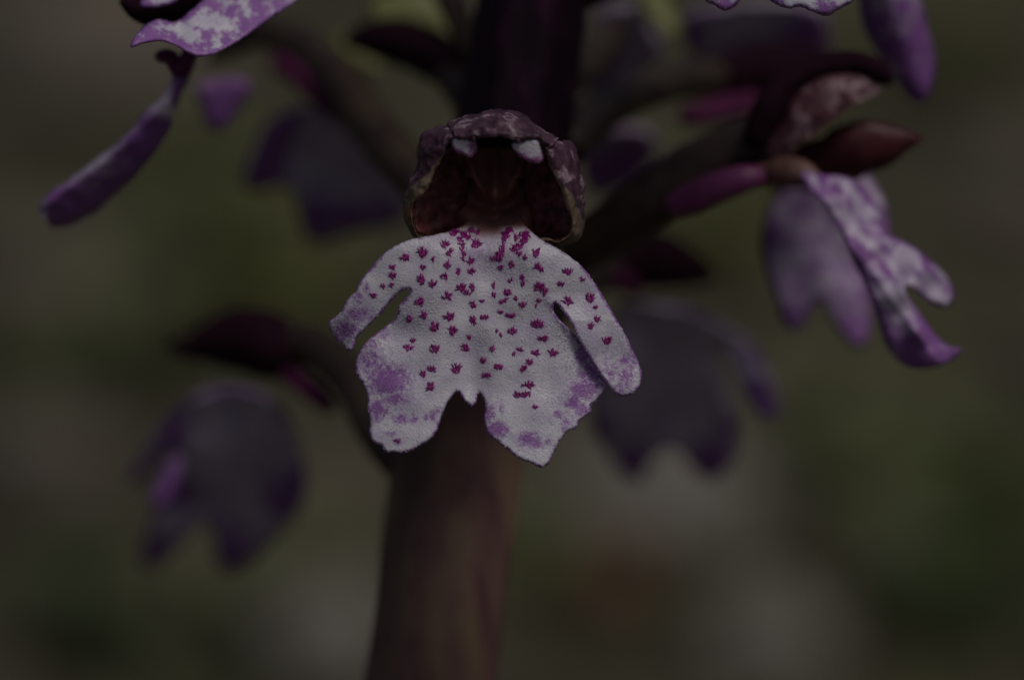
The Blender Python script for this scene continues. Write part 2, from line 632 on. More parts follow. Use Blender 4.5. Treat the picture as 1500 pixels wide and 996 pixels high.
M_LEAF = [simple('leaf_green_%s' % n, a, b, 40, 0.5, 3, 0.0) for n, a, b in (
    ('mid', (0.075, 0.10, 0.020), (0.105, 0.13, 0.03)),
    ('dark', (0.035, 0.065, 0.014), (0.06, 0.09, 0.02)),
    ('yellow', (0.12, 0.135, 0.035), (0.16, 0.165, 0.05)),
    ('pale', (0.12, 0.135, 0.06), (0.17, 0.18, 0.09)))]
LEAF_ME = {}
def leaf_mesh(k):
    if k in LEAF_ME:
        return LEAF_ME[k]
    pts, faces = [], []
    for j in range(9):
        u = j / 8
        w = 0.26 * math.sin(math.pi * min(1, u * 0.93 + 0.05)) ** 0.8
        z = 0.45 * math.sin(u * 2.2) * 0.9
        for s in (-1, 0, 1):
            pts.append((u, s * w, z + (0.06 * abs(s))))
    for j in range(8):
        for q in range(2):
            a = j * 3 + q
            faces.append((a, a + 1, a + 4, a + 3))
    me = bpy.data.meshes.new('leaf')
    me.from_pydata(pts, [], faces)
    me.materials.append(M_LEAF[k])
    me.polygons.foreach_set('use_smooth', [True] * len(me.polygons))
    LEAF_ME[k] = me
    return me

def low_plant(px, py, size, k, label, nleaf=11):
    c = G(px, py, 0.0)
    kk = (c - CAMP).dot(FWD) / S * U
    L = size * kk * 0.62
    root = empty('low_plant', c + Vector((0, 0, -0.004)))
    root['label'] = label
    root['category'] = 'plant'
    root['group'] = 'blurred leafy plants in the meadow'
    for i in range(nleaf):
        o = bpy.data.objects.new('leaf', leaf_mesh(k))
        COL.objects.link(o)
        o.parent = root
        o.rotation_euler = (random.uniform(-0.2, 0.2), random.uniform(-0.9, 0.15), i * 2.399 + random.uniform(-0.3, 0.3))
        s = L * random.uniform(0.75, 1.15)
        o.scale = (s, s, s)

for a in ((205, 520, 300, 3, 'pale green blurred plant behind the black hood of the lower left flower'),
          (430, 440, 260, 2, 'yellow green blurred plant beside the left arm of the white lip'),
          (130, 930, 280, 1, 'dark green blurred plant below the brown stone at left'),
          (465, 850, 230, 0, 'mid green blurred plant left of the stem above the pale stone'),
          (330, 900, 240, 3, 'pale green blurred plant below the lower left flower'),
          (1420, 740, 320, 0, 'mid green blurred plant right of the small brown stone'),
          (1240, 660, 280, 3, 'pale green blurred plant below the drooping purple lip'),
          (1380, 880, 280, 1, 'dark green blurred plant to the right of the pale stones'),
          (1390, 120, 280, 2, 'yellow green blurred plant beyond the upper right petal'),
          (1060, 400, 260, 2, 'yellow green blurred plant beyond the spur of the side-on flower'),
          (820, 840, 230, 0, 'mid green blurred plant between the stem and the rust brown stone'),
          (1010, 880, 170, 1, 'dark green blurred plant beside the rust brown stone'),
          (1110, 660, 200, 0, 'mid green blurred plant beside the grey lilac flower'),
          (300, 300, 260, 0, 'mid green blurred plant beyond the hanging purple lobe'),
          (60, 590, 200, 1, 'dark green blurred plant between two brown stones at left'),
          (285, 425, 230, 3, 'pale green blurred plant above the black hood of the lower left flower'),
          (20, 20, 200, 1, 'dark green blurred plant beyond the large brown grey stone')):
    low_plant(*a)

# ------------------------------------------------------------------ the orchid
ST_Z = -500
stem_pts = [P(775, 40, ST_Z), P(722, 380, ST_Z), P(665, 740, ST_Z), P(631, 996, ST_Z)]
dirn = (stem_pts[3] - stem_pts[0])
base = stem_pts[3] + dirn * ((stem_pts[3].z) / (-dirn.z)) * 0.7 + Vector((0, -0.012, 0))
base = Vector((base.x, base.y, 0.0))
orchid = empty('orchid_plant', base)
orchid['label'] = 'purple orchid with spotted white lip flower and several blurred flowers on one stem'
orchid['category'] = 'orchid'

def stem():
    top = P(800, -330, ST_Z)
    ctrl = [base + Vector((0, 0, -0.02)), base.lerp(stem_pts[3], 0.35) + Vector((-0.001, 0.001, 0)),
            base.lerp(stem_pts[3], 0.75), stem_pts[3], stem_pts[2], stem_pts[1], stem_pts[0],
            P(795, -160, ST_Z), top]
    rr = [0.0054, 0.0051, 0.0047, 96 * U * 1.057, 96 * U * 1.057, 88 * U * 1.057, 79 * U * 1.057, 0.0030, 0.0020]
    W = spline([tuple(c) for c in ctrl], 400)
    R = spline([(r, 0) for r in rr], 400)[:, 0]
    L = np.r_[0, np.cumsum(np.linalg.norm(np.diff(W, axis=0), axis=1))]
    q = np.linspace(0, L[-1], 110)
    W = np.stack([np.interp(q, L, W[:, k]) for k in range(3)], 1)
    R = np.interp(q, L, R)
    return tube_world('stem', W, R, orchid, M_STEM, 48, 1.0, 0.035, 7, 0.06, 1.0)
stem()

def part(name, center, label=None):
    o = empty(name, center, orchid)
    if label:
        o['label'] = label
    return o

# ---------------- main flower
main = part('flower', P(725, 420, -30), 'sharp open flower with magenta spotted white lip under a dark hood')

LIP = [(694, 306), (680, 328), (660, 338), (640, 343), (620, 347), (605, 350), (592, 354), (580, 360), (570, 366), (560, 374),
       (552, 382), (546, 390), (537, 400), (528, 412), (523, 420), (520, 428), (513, 434), (507, 441), (502, 451), (497, 459),
       (490, 465), (484, 470), (481, 476), (483, 483), (488, 491), (493, 500), (500, 504), (506, 511), (512, 514), (517, 511),
       (520, 504), (522, 497), (526, 491), (532, 485), (540, 477), (548, 469), (556, 462), (563, 454), (570, 445), (578, 436),
       (585, 429), (592, 425), (599, 424), (601, 428), (597, 434), (591, 441), (585, 446), (583, 453), (582, 460), (578, 467),
       (573, 472), (566, 477), (560, 482), (552, 488), (545, 493), (538, 499), (533, 505), (529, 512), (524, 519), (521, 528),
       (520, 538), (521, 546), (525, 554), (530, 562), (535, 570), (537, 580), (538, 590), (538, 600), (541, 611), (542, 620),
       (540, 629), (541, 638), (545, 646), (551, 650), (557, 652), (561, 658), (567, 663), (576, 662), (585, 664), (594, 663),
       (604, 660), (615, 654), (625, 648), (634, 640), (640, 632), (643, 624), (646, 614), (649, 604), (654, 594), (659, 586),
       (664, 579), (669, 574), (673, 575), (676, 581), (679, 586), (683, 590), (687, 593), (691, 596), (696, 592), (699, 586),
       (700, 579), (703, 575), (706, 581), (709, 588), (711, 596), (710, 604), (709, 613), (710, 622), (713, 632), (719, 640),
       (727, 646), (735, 652), (743, 658), (751, 665), (760, 671), (769, 675), (779, 679), (787, 683), (794, 685), (800, 682),
       (806, 676), (810, 667), (814, 658), (819, 649), (825, 640), (832, 632), (840, 629), (846, 625), (849, 617), (855, 611),
       (862, 607), (867, 601), (866, 594), (873, 588), (879, 580), (881, 572), (880, 565), (876, 557), (869, 546), (861, 534),
       (853, 522), (845, 510), (838, 499), (833, 489), (827, 479), (819, 468), (813, 459), (810, 450), (813, 444), (818, 448),
       (824, 456), (831, 466), (838, 477), (843, 488), (848, 499), (855, 511), (862, 522), (869, 533), (876, 544), (882, 553),
       (888, 561), (893, 567), (899, 574), (906, 579), (914, 581), (922, 579), (931, 574), (937, 566), (940, 556), (940, 545),
       (936, 532), (931, 521), (925, 509), (920, 498), (914, 486), (907, 474), (900, 462), (893, 450), (887, 440), (881, 430),
       (874, 419), (866, 407), (858, 396), (848, 386), (836, 377), (823, 368), (811, 361), (800, 355), (789, 348), (779, 340),
       (768, 328), (754, 306)]

def g2(x, y, cx, cy, sx, sy):
    return np.exp(-((x - cx) / sx) ** 2 - ((y - cy) / sy) ** 2)

def lip_z(x, y):
    x = np.asarray(x, float); y = np.asarray(y, float)
    z = 10 - 0.00042 * (x - 700) ** 2                                  # gently convex across
    z = z - 0.028 * np.clip(376 - y, 0, 90) ** 2 * np.clip(1 - np.abs(x - 722) / 170, 0.1, 1)            # neck bends back into the throat
    soft = lambda v, w: w * np.log1p(np.exp(np.clip(v / w, -40, 40)))
    z = z - 0.11 * soft(y - 400, 16) + 0.29 * soft(y - 525, 26)   # recedes to the waist, lobes swing forward
    z = z - 16 * g2(x, y, 690, 550, 24, 80) - 20 * g2(x, y, 712, 395, 40, 70)   # central furrow
    z = z + 7 * g2(x, y, 625, 420, 40, 45) + 7 * g2(x, y, 800, 400, 40, 40)
    z = z - 10 * g2(x, y, 575, 480, 26, 26) + 6 * g2(x, y, 570, 560, 40, 50)
    arm = 1 / (1 + np.exp(-((x - 838) * 0.86 - (y - 496) * 0.52 + 2) / 2.2)) * np.clip((y - 430) / 40, 0, 1)
    z = z + 12 * arm - 10 * (1 - arm) * g2(x, y, 860, 530, 24, 60)     # right arm lies over the right lobe
    z = z - 14 * g2(x, y, 495, 505, 25, 25)
    return z + 4.5 * fnoise(x, y, 42, 2.0) + 0.5 * fnoise(x, y, 15, 5.0)

def lip_warp(x, y, z):
    # the edge of the right lobe runs on underneath the right arm
    side = (x - 838) * 0.86 - (y - 496) * 0.52
    lobe = (side < 1.0) & (y > 470) & (y < 580) & (x > 800)
    w = np.clip(1 + side / 30, 0, 1) * lobe * np.clip((y - 470) / 30, 0, 1) * np.clip((580 - y) / 14, 0, 1)
    return x + 9 * w, y - 4 * w, z - 3 * w

SPOTS = [(594, 378, 6, 6), (575, 391, 5, 4), (576, 404, 6, 5), (573, 417, 3, 4), (562, 420, 4, 4), (546, 433, 4, 5),
 (619, 370, 7, 8), (634, 381, 2.5, 4), (619, 391, 3, 4), (617, 410, 6, 8), (634, 417, 6, 6), (652, 358, 7, 6), (658, 370, 5, 6),
 (677, 361, 4, 8), (680, 372, 4, 5), (667, 339, 7, 4), (678, 343, 6, 6), (690, 338, 7, 4), (701, 340, 4, 4), (697, 359, 8, 9),
 (656, 388, 4, 7), (679, 380, 3, 3), (689, 383, 5, 6), (672, 399, 3.5, 6), (691, 398, 6, 4), (653, 405, 3, 6), (646, 405, 1.5, 3),
 (692, 421, 5, 6), (676, 422, 8, 6), (685, 429, 6, 4), (739, 350, 4, 9), (736, 364, 5, 7), (746, 338, 9, 4), (728, 379, 9, 5),
 (767, 352, 6, 8), (752, 364, 5, 6), (760, 371, 4, 4), (769, 377, 3, 4), (785, 370, 7, 7), (733, 392, 3, 4), (750, 388, 4, 5),
 (787, 390, 5, 5), (792, 396, 5, 3), (749, 411, 4, 2.5), (765, 406, 4, 5), (766, 416, 3, 4), (723, 418, 3, 6), (790, 420, 7, 8),
 (798, 428, 6, 5), (832, 398, 8, 5), (853, 409, 3, 3), (822, 416, 5, 3), (743, 428, 6, 5), (615, 442, 6, 9), (599, 466, 5, 5),
 (621, 462, 5, 6), (656, 434, 8, 6), (636, 479, 7, 8), (659, 464, 7, 7), (663, 485, 6, 8), (693, 446, 5, 5), (693, 470, 6, 7),
 (709, 465, 8, 4), (706, 441, 4, 2), (723, 432, 4, 3), (735, 443, 4, 2), (741, 439, 2, 4), (733, 457, 3, 2), (688, 494, 3, 3),
 (682, 510, 6, 7), (727, 485, 1.5, 2), (734, 492, 1.5, 4), (722, 511, 4, 5), (598, 509, 8, 5), (605, 499, 3, 4), (637, 512, 7, 7),
 (756, 437, 2, 4), (766, 446, 5, 5), (790, 440, 3, 2), (785, 448, 1.5, 1.5), (748, 462, 8, 4), (787, 475, 10, 7), (751, 485, 8, 5),
 (797, 496, 9, 4), (762, 513, 4, 3.5), (785, 517, 6, 5), (810, 517, 8, 6), (832, 441, 7, 7), (865, 437, 6, 9), (872, 450, 3, 2),
 (875, 467, 4, 5), (866, 478, 4.5, 5), (889, 498, 7, 6), (621, 548, 4, 6), (632, 541, 6, 4), (631, 567, 6, 9), (669, 540, 9, 7),
 (708, 528, 4, 5), (712, 549, 7, 4), (731, 538, 10, 3.5), (753, 519, 3, 2), (777, 530, 6, 4), (767, 540, 5, 5), (774, 564, 10, 5),
 (757, 578, 4, 5), (770, 578, 8, 5), (784, 596, 4, 2.5), (583, 646, 4, 3),
 (664, 343, 7, 5), (684, 347, 6, 5), (673, 351, 4, 6), (741, 344, 6, 8), (768, 344, 8, 7), (762, 361, 6, 6), (733, 372, 6, 5), (756, 348, 4, 6)]

PATCH = [(570, 556, 26, 20, 1.0), (543, 530, 18, 20, .62), (552, 600, 14, 14, .9), (580, 583, 18, 9, .8), (585, 613, 12, 6, .8),
         (606, 613, 5, 6, .75), (624, 611, 4, 5, .75), (636, 610, 6, 8, .7), (642, 600, 5, 8, .6), (583, 646, 6, 4, .9), (572, 635, 9, 4, .6), (545, 505, 16, 12, .55), (560, 492, 16, 8, .5),
         (506, 482, 16, 12, .78), (516, 462, 14, 12, .55), (497, 495, 12, 12, .6), (530, 462, 16, 10, .62), (524, 436, 8, 12, .6), (537, 424, 6, 12, .5),
         (727, 628, 14, 10, 1.0), (717, 608, 8, 16, .7), (774, 643, 13, 9, 1.0), (787, 652, 9, 5, .8), (802, 648, 6, 5, .6), (855, 572, 18, 12, 1.0),
         (840, 591, 10, 8, 1.0), (818, 607, 7, 5, .8), (858, 548, 12, 16, .85), (846, 520, 8, 20, .75), (852, 600, 12, 10, .7), (828, 622, 10, 12, .55), (836, 490, 5, 14, .6),
         (917, 552, 12, 18, .68), (914, 527, 6, 6, .85), (905, 570, 16, 8, .6), (895, 545, 10, 18, .5), (925, 530, 8, 20, .6), (735, 600, 5, 8, .5), (730, 587, 5, 8, .4)]

def lip_tint(x, y, d):
    t = np.zeros(len(x))
    for cx, cy, sx, sy, a in PATCH:
        t = np.maximum(t, a * g2(x, y, cx, cy, sx * 1.3, sy * 1.3))
    rim = np.clip(1.15 - d / 5.5, 0, 1) * np.where(y < 345, 0.2, 1.0) * np.where((y > 420) | (x < 560) | (x > 850), 1, .55)
    t = np.maximum(t, rim * np.clip(0.75 + 0.6 * fnoise(x, y, 12, 9.0), 0, 1))
    veil = np.maximum(0.30 * g2(x, y, 705, 365, 80, 55), 0.30 * (g2(x, y, 560, 570, 60, 80) + g2(x, y, 845, 580, 50, 80) + g2(x, y, 500, 480, 50, 50) + g2(x, y, 910, 545, 45, 60)))
    return np.clip(np.maximum(t, veil), 0, 1)

def lip_throat(x, y, d):
    return np.maximum(np.clip((354 - y) / 16, 0, 1) * np.clip(1.5 - np.abs(x - 715) / 24, 0, 1), np.clip((339 - y) / 9, 0, 1))

def lip_spot(x, y, d):
    s = np.zeros(len(x))
    for cx, cy, w, h in SPOTS:
        s = np.maximum(s, 0.78 * g2(x, y, cx, cy, w * 0.60 + .5, h * 0.60 + .5))
        s = np.maximum(s, 0.22 * g2(x, y, cx, cy + h * 0.6, w * 1.4, h * 1.4))
    return s

lip_obj = sheet('lip', LIP, lip_z, main, [M_LIP], step=2.6, thick=9, R=4.5, tint=lip_tint, smooth_outline=True,
                warp=lip_warp, jag=0.35, extra={'spot': lip_spot, 'throat': lip_throat})

def front_z(x, y):
    xa, ya = np.atleast_1d(np.asarray(x, float)), np.atleast_1d(np.asarray(y, float))
    return lip_z(xa, ya) + 4.4

def strands(specs):
    """specs: (base xyz, tip xyz, r) in pixel space -> pts, faces (3-sided, two segments)"""
    pts, faces = [], []
    for b, t, r in specs:
        b, t = np.array(b), np.array(t)
        ax = t - b
        L = np.linalg.norm(ax) + 1e-6
        ax = ax / L
        s = np.cross(ax, (0, 0, 1.0))
        if np.linalg.norm(s) < 1e-3:
            s = np.array((1.0, 0, 0))
        s /= np.linalg.norm(s)
        n = np.cross(s, ax)
        i0 = len(pts)
        for u, k in ((0, 0.8), (0.45, 1.0)):
            for q in range(3):
                th = 2.094 * q
                pts.append(b + ax * L * u + (s * math.cos(th) + n * math.sin(th)) * r * k)
        pts.append(t)
        for q in range(3):
            q2 = (q + 1) % 3
            faces.append((i0 + q, i0 + q2, i0 + 3 + q2, i0 + 3 + q))
            faces.append((i0 + 3 + q, i0 + 3 + q2, i0 + 6))
    return np.array(pts), faces

for cx, cy, w, h in SPOTS:
    zc = float(front_z(cx, cy)[0])
    n = int(max(3, min(22, w * h * 0.36 + 3)))
    side = -0.5 if cx < 660 else (0.35 if cx > 760 else 0.0)
    sp = []
    for q in range(n):
        r = math.sqrt(random.random()) * 1.0
        th = random.uniform(0, 6.283)
        bx, by = cx + math.cos(th) * r * w * 0.85, cy + math.sin(th) * r * h * 0.75
        ang = -math.pi / 2 + 0.95 * (bx - cx) / max(w, 2) + random.gauss(0, 0.5) + side * 0.3
        L = random.uniform(3.2, 6.0) + 0.45 * min(w, h)
        dx, dy = math.cos(ang) * L, math.sin(ang) * L
        za, zb = front_z([bx - dx * .4, bx + dx * .75], [by - dy * .4, by + dy * .75])
        sp.append(((bx - dx * .4, by - dy * .4, za + random.uniform(-0.6, 0.4)), (bx + dx * .75, by + dy * .75, zb + random.uniform(1.0, 3.2)), random.uniform(1.0, 1.8)))
    p_, f_ = strands(sp)
    mesh_obj('hair_tuft', Parr(p_), f_, main, [M_TUFT])

def papillae():
    o = even(np.asarray(LIP, float), 4)
    lo, hi = o.min(0), o.max(0)
    c = np.c_[rng.uniform(lo[0], hi[0], 26000), rng.uniform(lo[1], hi[1], 26000)]
    c = c[inside(c, o)]
    d = edge_dist(c, o)
    sp = lip_spot(c[:, 0], c[:, 1], d)
    keep = (c[:, 1] > 345) & (sp < 0.35) & (d > 0.6)
    c, d = c[keep], d[keep]
    X, Y, _ = lip_warp(c[:, 0].copy(), c[:, 1].copy(), np.zeros(len(c)))
    Z = lip_z(c[:, 0], c[:, 1]) + 4.5 * np.sqrt(np.clip(1 - (1 - np.clip(d / 4.5, 0, 1)) ** 2, 0, 1))
    tt = lip_tint(c[:, 0], c[:, 1], d)
    pts, faces, tint = [], [], []
    for x, y, z, t in zip(X, Y, Z, tt):
        r = random.uniform(0.5, 1.0) if random.random() < 0.9 else random.uniform(1.0, 1.5)
        a = random.uniform(0, 1.57)
        i0 = len(pts)
        for q in range(4):
            pts.append((x + r * math.cos(a + q * 1.571), y + r * math.sin(a + q * 1.571), z - 0.3))
        pts.append((x + random.uniform(-.3, .3), y + random.uniform(-.3, .3), z + r * random.uniform(0.7, 1.4)))
        tint += [t] * 5
        for q in range(4):
            faces.append((i0 + q, i0 + 4, i0 + (q + 1) % 4))
    m, nt, b = mat('papillae_glint')
    n1 = noise_tex(nt, PXS / 9, 4, 0.7)
    f = math_n(nt, 'MULTIPLY', attr(nt, 'tint'), math_n(nt, 'MULTIPLY', n1, 1.5), True)
    nt.links.new(mixc(nt, f, (0.80, 0.79, 0.83), (0.30, 0.09, 0.40)), b.inputs['Base Color'])
    b.inputs['Roughness'].default_value = 0.18
    b.inputs['Specular IOR Level'].default_value = 0.7
    o = mesh_obj('papillae', Parr(np.array(pts)), faces, main, [m], {'tint': tint}, smooth=False)
    o['kind'] = 'stuff'
papillae()

# hood of the main flower: margin M and outer silhouette O at stations round the opening
HST = [  # Mx, My, Mz, Ox, Oy, Oz
 (616, 345, -8, 611, 351, -30), (606, 326, 8, 596, 328, -22), (605, 304, 18, 594, 305, -18), (614, 290, 24, 595, 284, -16),
 (626, 276, 28, 600, 267, -14), (634, 262, 30, 607, 250, -12), (644, 243, 32, 611, 226, -10), (648, 230, 36, 618, 203, -8),
 (655, 213, 44, 634, 188, -6), (672, 206, 54, 658, 184, -6), (697, 208, 64, 690, 174, -4), (728, 203, 70, 728, 167, -4),
 (756, 210, 64, 762, 171, -4), (787, 207, 54, 788, 191, -4), (800, 222, 46, 814, 207, -6), (804, 236, 38, 838, 214, -8),
 (814, 263, 34, 849, 240, -10), (825, 286, 30, 853, 268, -14), (831, 307, 24, 853, 300, -18), (836, 328, 14, 853, 326, -22),
 (831, 345, 4, 846, 347, -26), (815, 353, -4, 826, 362, -30), (800, 349, -12, 803, 361, -36)]
BOT_L = [(700, 356, -52, 700, 362, -62), (650, 352, -30, 650, 360, -48)]
BOT_R = [(775, 354, -30, 775, 364, -48), (735, 356, -52, 735, 362, -62)]
HC = np.array((725, 262))

def hood_rows(st, lift=0.0):
    st = np.array(st, float)
    M, O = st[:, :3], st[:, 3:]
    c = lambda k, z: np.c_[HC[0] + (O[:, 0] - HC[0]) * k, HC[1] + (O[:, 1] - HC[1]) * k, np.full(len(st), z)]
    mid = (M + O) / 2
    mid[:, 2] = M[:, 2] * 0.72 + O[:, 2] * 0.28 + 3
    mid[:, :2] += (O[:, :2] - M[:, :2]) * 0.07
    q = M * 0.78 + O * 0.22
    q[:, 2] = M[:, 2] + 3
    rows = [M, q, mid, O, c(0.97, -60), c(0.84, -125), c(0.55, -185), c(0.16, -225)]
    if lift:
        for r in rows[:5]:
            dv = r[:, :2] - HC
            r[:, :2] += dv / np.linalg.norm(dv, axis=1, keepdims=True) * lift
            r[:, 2] += lift
    return rows

def strip(prof):
    ks = np.linspace(0, 1, len(prof))
    def f(u, v):
        w = np.interp(u, ks, prof) * 0.30
        e = np.clip((w - v) / 0.02 + 0.5, 0, 1)
        return np.where(w > 0.001, e, 0)
    return f

left_st = BOT_L + HST[:11]
right_st = HST[12:] + BOT_R
loft('lateral_sepal', hood_rows(left_st), main, [M_HOOD, M_HOODIN], 90, 60, 4.0, 5.5, 24,
     strip([1, 1, 1, 1.3, 1.4, 1.3, 1.1, .8, .42, .16, 0, 0, 0]), seed=1.0)
loft('lateral_sepal', hood_rows(right_st), main, [M_HOOD, M_HOODIN], 90, 60, 4.0, 5.5, 24,
     strip([0, 0, 0, .05, .22, .62, 1.1, 1.4, 1.4, 1.2, 1, 1, 1]), seed=4.0)
loft('dorsal_sepal', hood_rows(HST[9:15], 3.5), main, [M_HOOD, M_HOODIN], 60, 50, 4.0, 6.0, 22, None, seed=7.0)

# petal tips: two white points showing under the dorsal sepal
def tipz(cx, cy, z0):
    return lambda x, y: z0 - 0.02 * (x - cx) ** 2 - 0.35 * (y - cy)
M_PETAL = lip_material('petal_tip', (0.66, 0.62, 0.70), (0.24, 0.04, 0.20), 0.2)
sheet('petal', [(663, 204), (676, 200), (692, 202), (700, 214), (698, 224), (690, 231), (678, 227), (666, 222), (661, 213)], tipz(680, 215, 54), main,
      [M_PETAL], 2.5, 6, 4, tint=lambda x, y, d: np.clip(1.0 * g2(x, y, 700, 218, 12, 18) + 1.0 * g2(x, y, 668, 226, 14, 10) + np.clip(1 - d / 4, 0, 1) * .6, 0, 1), jag=0.3)
sheet('petal', [(748, 212), (760, 206), (776, 203), (789, 206), (794, 218), (798, 232), (790, 240), (778, 238), (766, 233), (757, 226)], tipz(770, 218, 56), main,
      [M_PETAL], 2.5, 6, 4, tint=lambda x, y, d: np.clip(1.0 * g2(x, y, 788, 240, 18, 11) + 1.0 * g2(x, y, 760, 232, 12, 9) + np.clip(1 - d / 4, 0, 1) * .6, 0, 1), jag=0.3)

# column with anther and stigma inside the hood
def col_z(x, y):
    z = -78 - 0.006 * (x - 725) ** 2 - 0.3 * np.clip(290 - y, 0, 80)
    z = z + 34 * g2(x, y, 725, 265, 9, 42) + 22 * g2(x, y, 725, 282, 17, 14)
    z = z + 22 * g2(x, y, 690 + (y - 245) * 0.35, y, 8, 1) * np.clip((285 - y) / 20, 0, 1) + 22 * g2(x, y, 762 - (y - 245) * 0.35, y, 8, 1) * np.clip((285 - y) / 20, 0, 1)
    arc = np.hypot((x - 725) / 1.25, y - 268)
    z = z - 40 * np.exp(-((arc - 36) / 11) ** 2) * (y > 262)
    z = z + 28 * g2(x, y, 684, 330, 14, 22) + 28 * g2(x, y, 768, 330, 14, 22) + 16 * g2(x, y, 682, 275, 8, 18) + 16 * g2(x, y, 770, 275, 8, 18)
    return z
sheet('column', [(684, 222), (725, 214), (768, 222), (790, 250), (794, 285), (784, 315), (784, 345), (760, 352), (725, 350), (690, 352), (666, 345), (668, 315), (658, 285), (664, 250)],
      col_z, main, [M_COLUMN], 3.5, 8, 6)
# inner petals lining the hood
sheet('inner_petal', [(646, 226), (668, 206), (692, 212), (690, 250), (684, 290), (678, 350), (640, 356), (610, 340), (606, 300), (628, 252)],
      lambda x, y: -46 - 0.9 * (x - 630) + 9 * fnoise(x, y, 20, 2), main, [simple('inner_petal_red', (0.06, 0.012, 0.014), (0.22, 0.075, 0.07), PXS / 18, 0.5)], 4, 6, 5)
sheet('inner_petal', [(806, 226), (786, 208), (762, 212), (764, 250), (768, 290), (776, 350), (812, 362), (842, 342), (846, 300), (824, 252)],
      lambda x, y: -46 + 0.9 * (x - 822) + 9 * fnoise(x, y, 20, 6), main, [simple('inner_petal_red_right', (0.06, 0.012, 0.018), (0.24, 0.075, 0.09), PXS / 18, 0.5)], 4, 6, 5)
tube('ovary', [(725, 262, -205, 26), (728, 275, -260, 30), (728, 310, -340, 34), (725, 360, -440, 32), (723, 390, -500, 28)], main, M_OVARY, 24, 18, 1, 0.06, 6)
tube('spur', [(725, 330, -150, 14), (724, 352, -200, 17), (722, 380, -240, 18), (722, 405, -262, 12)], main, M_SPUR, 16, 14)

# ---------------- the other flowers
def tips(spots, rim=0.55, rw=14, base=0.12):
    def f(x, y, d):
        t = np.full(len(x), base)
        for cx, cy, s in spots:
            t = np.maximum(t, 1.0 * g2(x, y, cx, cy, s, s))
        return np.clip(np.maximum(t, rim * np.clip(1 - d / rw, 0, 1)), 0, 1)
    return f

def plane(z0, cx, cy, gx=0.0, gy=0.0, cxx=0.0, cyy=0.0, wav=0.0, ws=60, seed=0.0):
    def f(x, y):
        z = z0 + gx * (x - cx) + gy * (y - cy) + cxx * (x - cx) ** 2 + cyy * (y - cy) ** 2
        if wav:
            z = z + wav * fnoise(x, y, ws, seed)
        return z
    return f

# A: lower left, seen from behind, its lip hanging away from us
fa = part('flower', P(370, 600, -900), 'blurred flower at lower left with grey lilac lip and black hood')
sheet('lip', [(300, 572), (262, 596), (225, 640), (190, 690), (187, 708), (205, 704), (238, 676), (262, 664), (256, 690), (238, 730), (213, 785),
              (208, 822), (226, 832), (256, 808), (285, 778), (298, 768), (312, 790), (320, 826), (342, 835), (375, 816), (412, 778), (442, 742),
              (450, 700), (440, 655), (424, 612), (395, 580), (345, 565)],
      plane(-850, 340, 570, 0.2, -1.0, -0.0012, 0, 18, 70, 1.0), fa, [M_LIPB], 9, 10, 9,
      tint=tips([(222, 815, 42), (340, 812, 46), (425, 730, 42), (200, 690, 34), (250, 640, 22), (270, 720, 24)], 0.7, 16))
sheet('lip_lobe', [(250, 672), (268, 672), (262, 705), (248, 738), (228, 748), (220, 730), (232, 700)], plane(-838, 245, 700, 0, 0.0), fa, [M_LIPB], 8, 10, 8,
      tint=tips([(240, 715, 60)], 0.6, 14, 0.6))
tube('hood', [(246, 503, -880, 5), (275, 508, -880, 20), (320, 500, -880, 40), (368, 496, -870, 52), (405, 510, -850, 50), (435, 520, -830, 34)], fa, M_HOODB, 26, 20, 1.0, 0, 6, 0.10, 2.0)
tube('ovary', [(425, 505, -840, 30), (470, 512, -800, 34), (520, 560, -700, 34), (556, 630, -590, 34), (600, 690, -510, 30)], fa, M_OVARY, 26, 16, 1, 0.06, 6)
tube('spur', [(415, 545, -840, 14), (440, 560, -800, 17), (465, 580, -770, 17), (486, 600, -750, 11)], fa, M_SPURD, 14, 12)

# B: upper left, its lip edge-on and folded
fb = part('flower', P(290, 60, -140), 'upper left flower with bright folded lip edge and long hanging purple lobe')
sheet('lip', [(190, 70), (200, 50), (214, 36), (232, 28), (256, 32), (272, 22), (290, 6), (312, -14), (350, -50), (410, -70), (450, -50), (446, -14), (428, 6),
              (398, 26), (362, 52), (324, 75), (296, 84), (278, 80), (258, 68), (236, 61), (212, 64)],
      plane(-90, 300, 40, -0.25, 1.1, 0.0006, 0, 16, 40, 3.0), fb, [M_LIP], 4, 10, 6,
      tint=lambda x, y, d: np.clip(0.62 + 0.9 * fnoise(x, y, 26, 4.0) + 0.6 * fnoise(x, y, 9, 8.0) - 0.75 * g2(x, y, 278, 44, 18, 16) - 0.6 * g2(x, y, 310, 26, 16, 12) + np.clip(1 - d / 9, 0, 1) * .6, 0.12, 1), jag=0.4)
sheet('lip_lobe', [(204, 8), (222, -14), (262, -22), (262, 0), (240, 10), (220, 12)], plane(-120, 230, 0, 0, 0.5), fb, [M_LIP], 5, 9, 6, tint=tips([(210, 10, 20)], 0.8))
tube('hood', [(178, 2, -190, 6), (205, 14, -190, 20), (245, 10, -190, 36), (300, -20, -190, 52), (350, -50, -200, 46), (390, -60, -230, 28)], fb, M_HOODB, 24, 18, 0.9, 0, 6, 0.1, 5.0)
def ribbon(name, stations, parent, m, nu, nv, tintf, thick=8):
    """stations along the strip: a list of points across it"""
    rows = np.array(stations, float)
    return loft(name, rows.transpose(1, 0, 2), parent, [m], nu, nv, thick, 3.0, 22, tintf, seed=2.5)
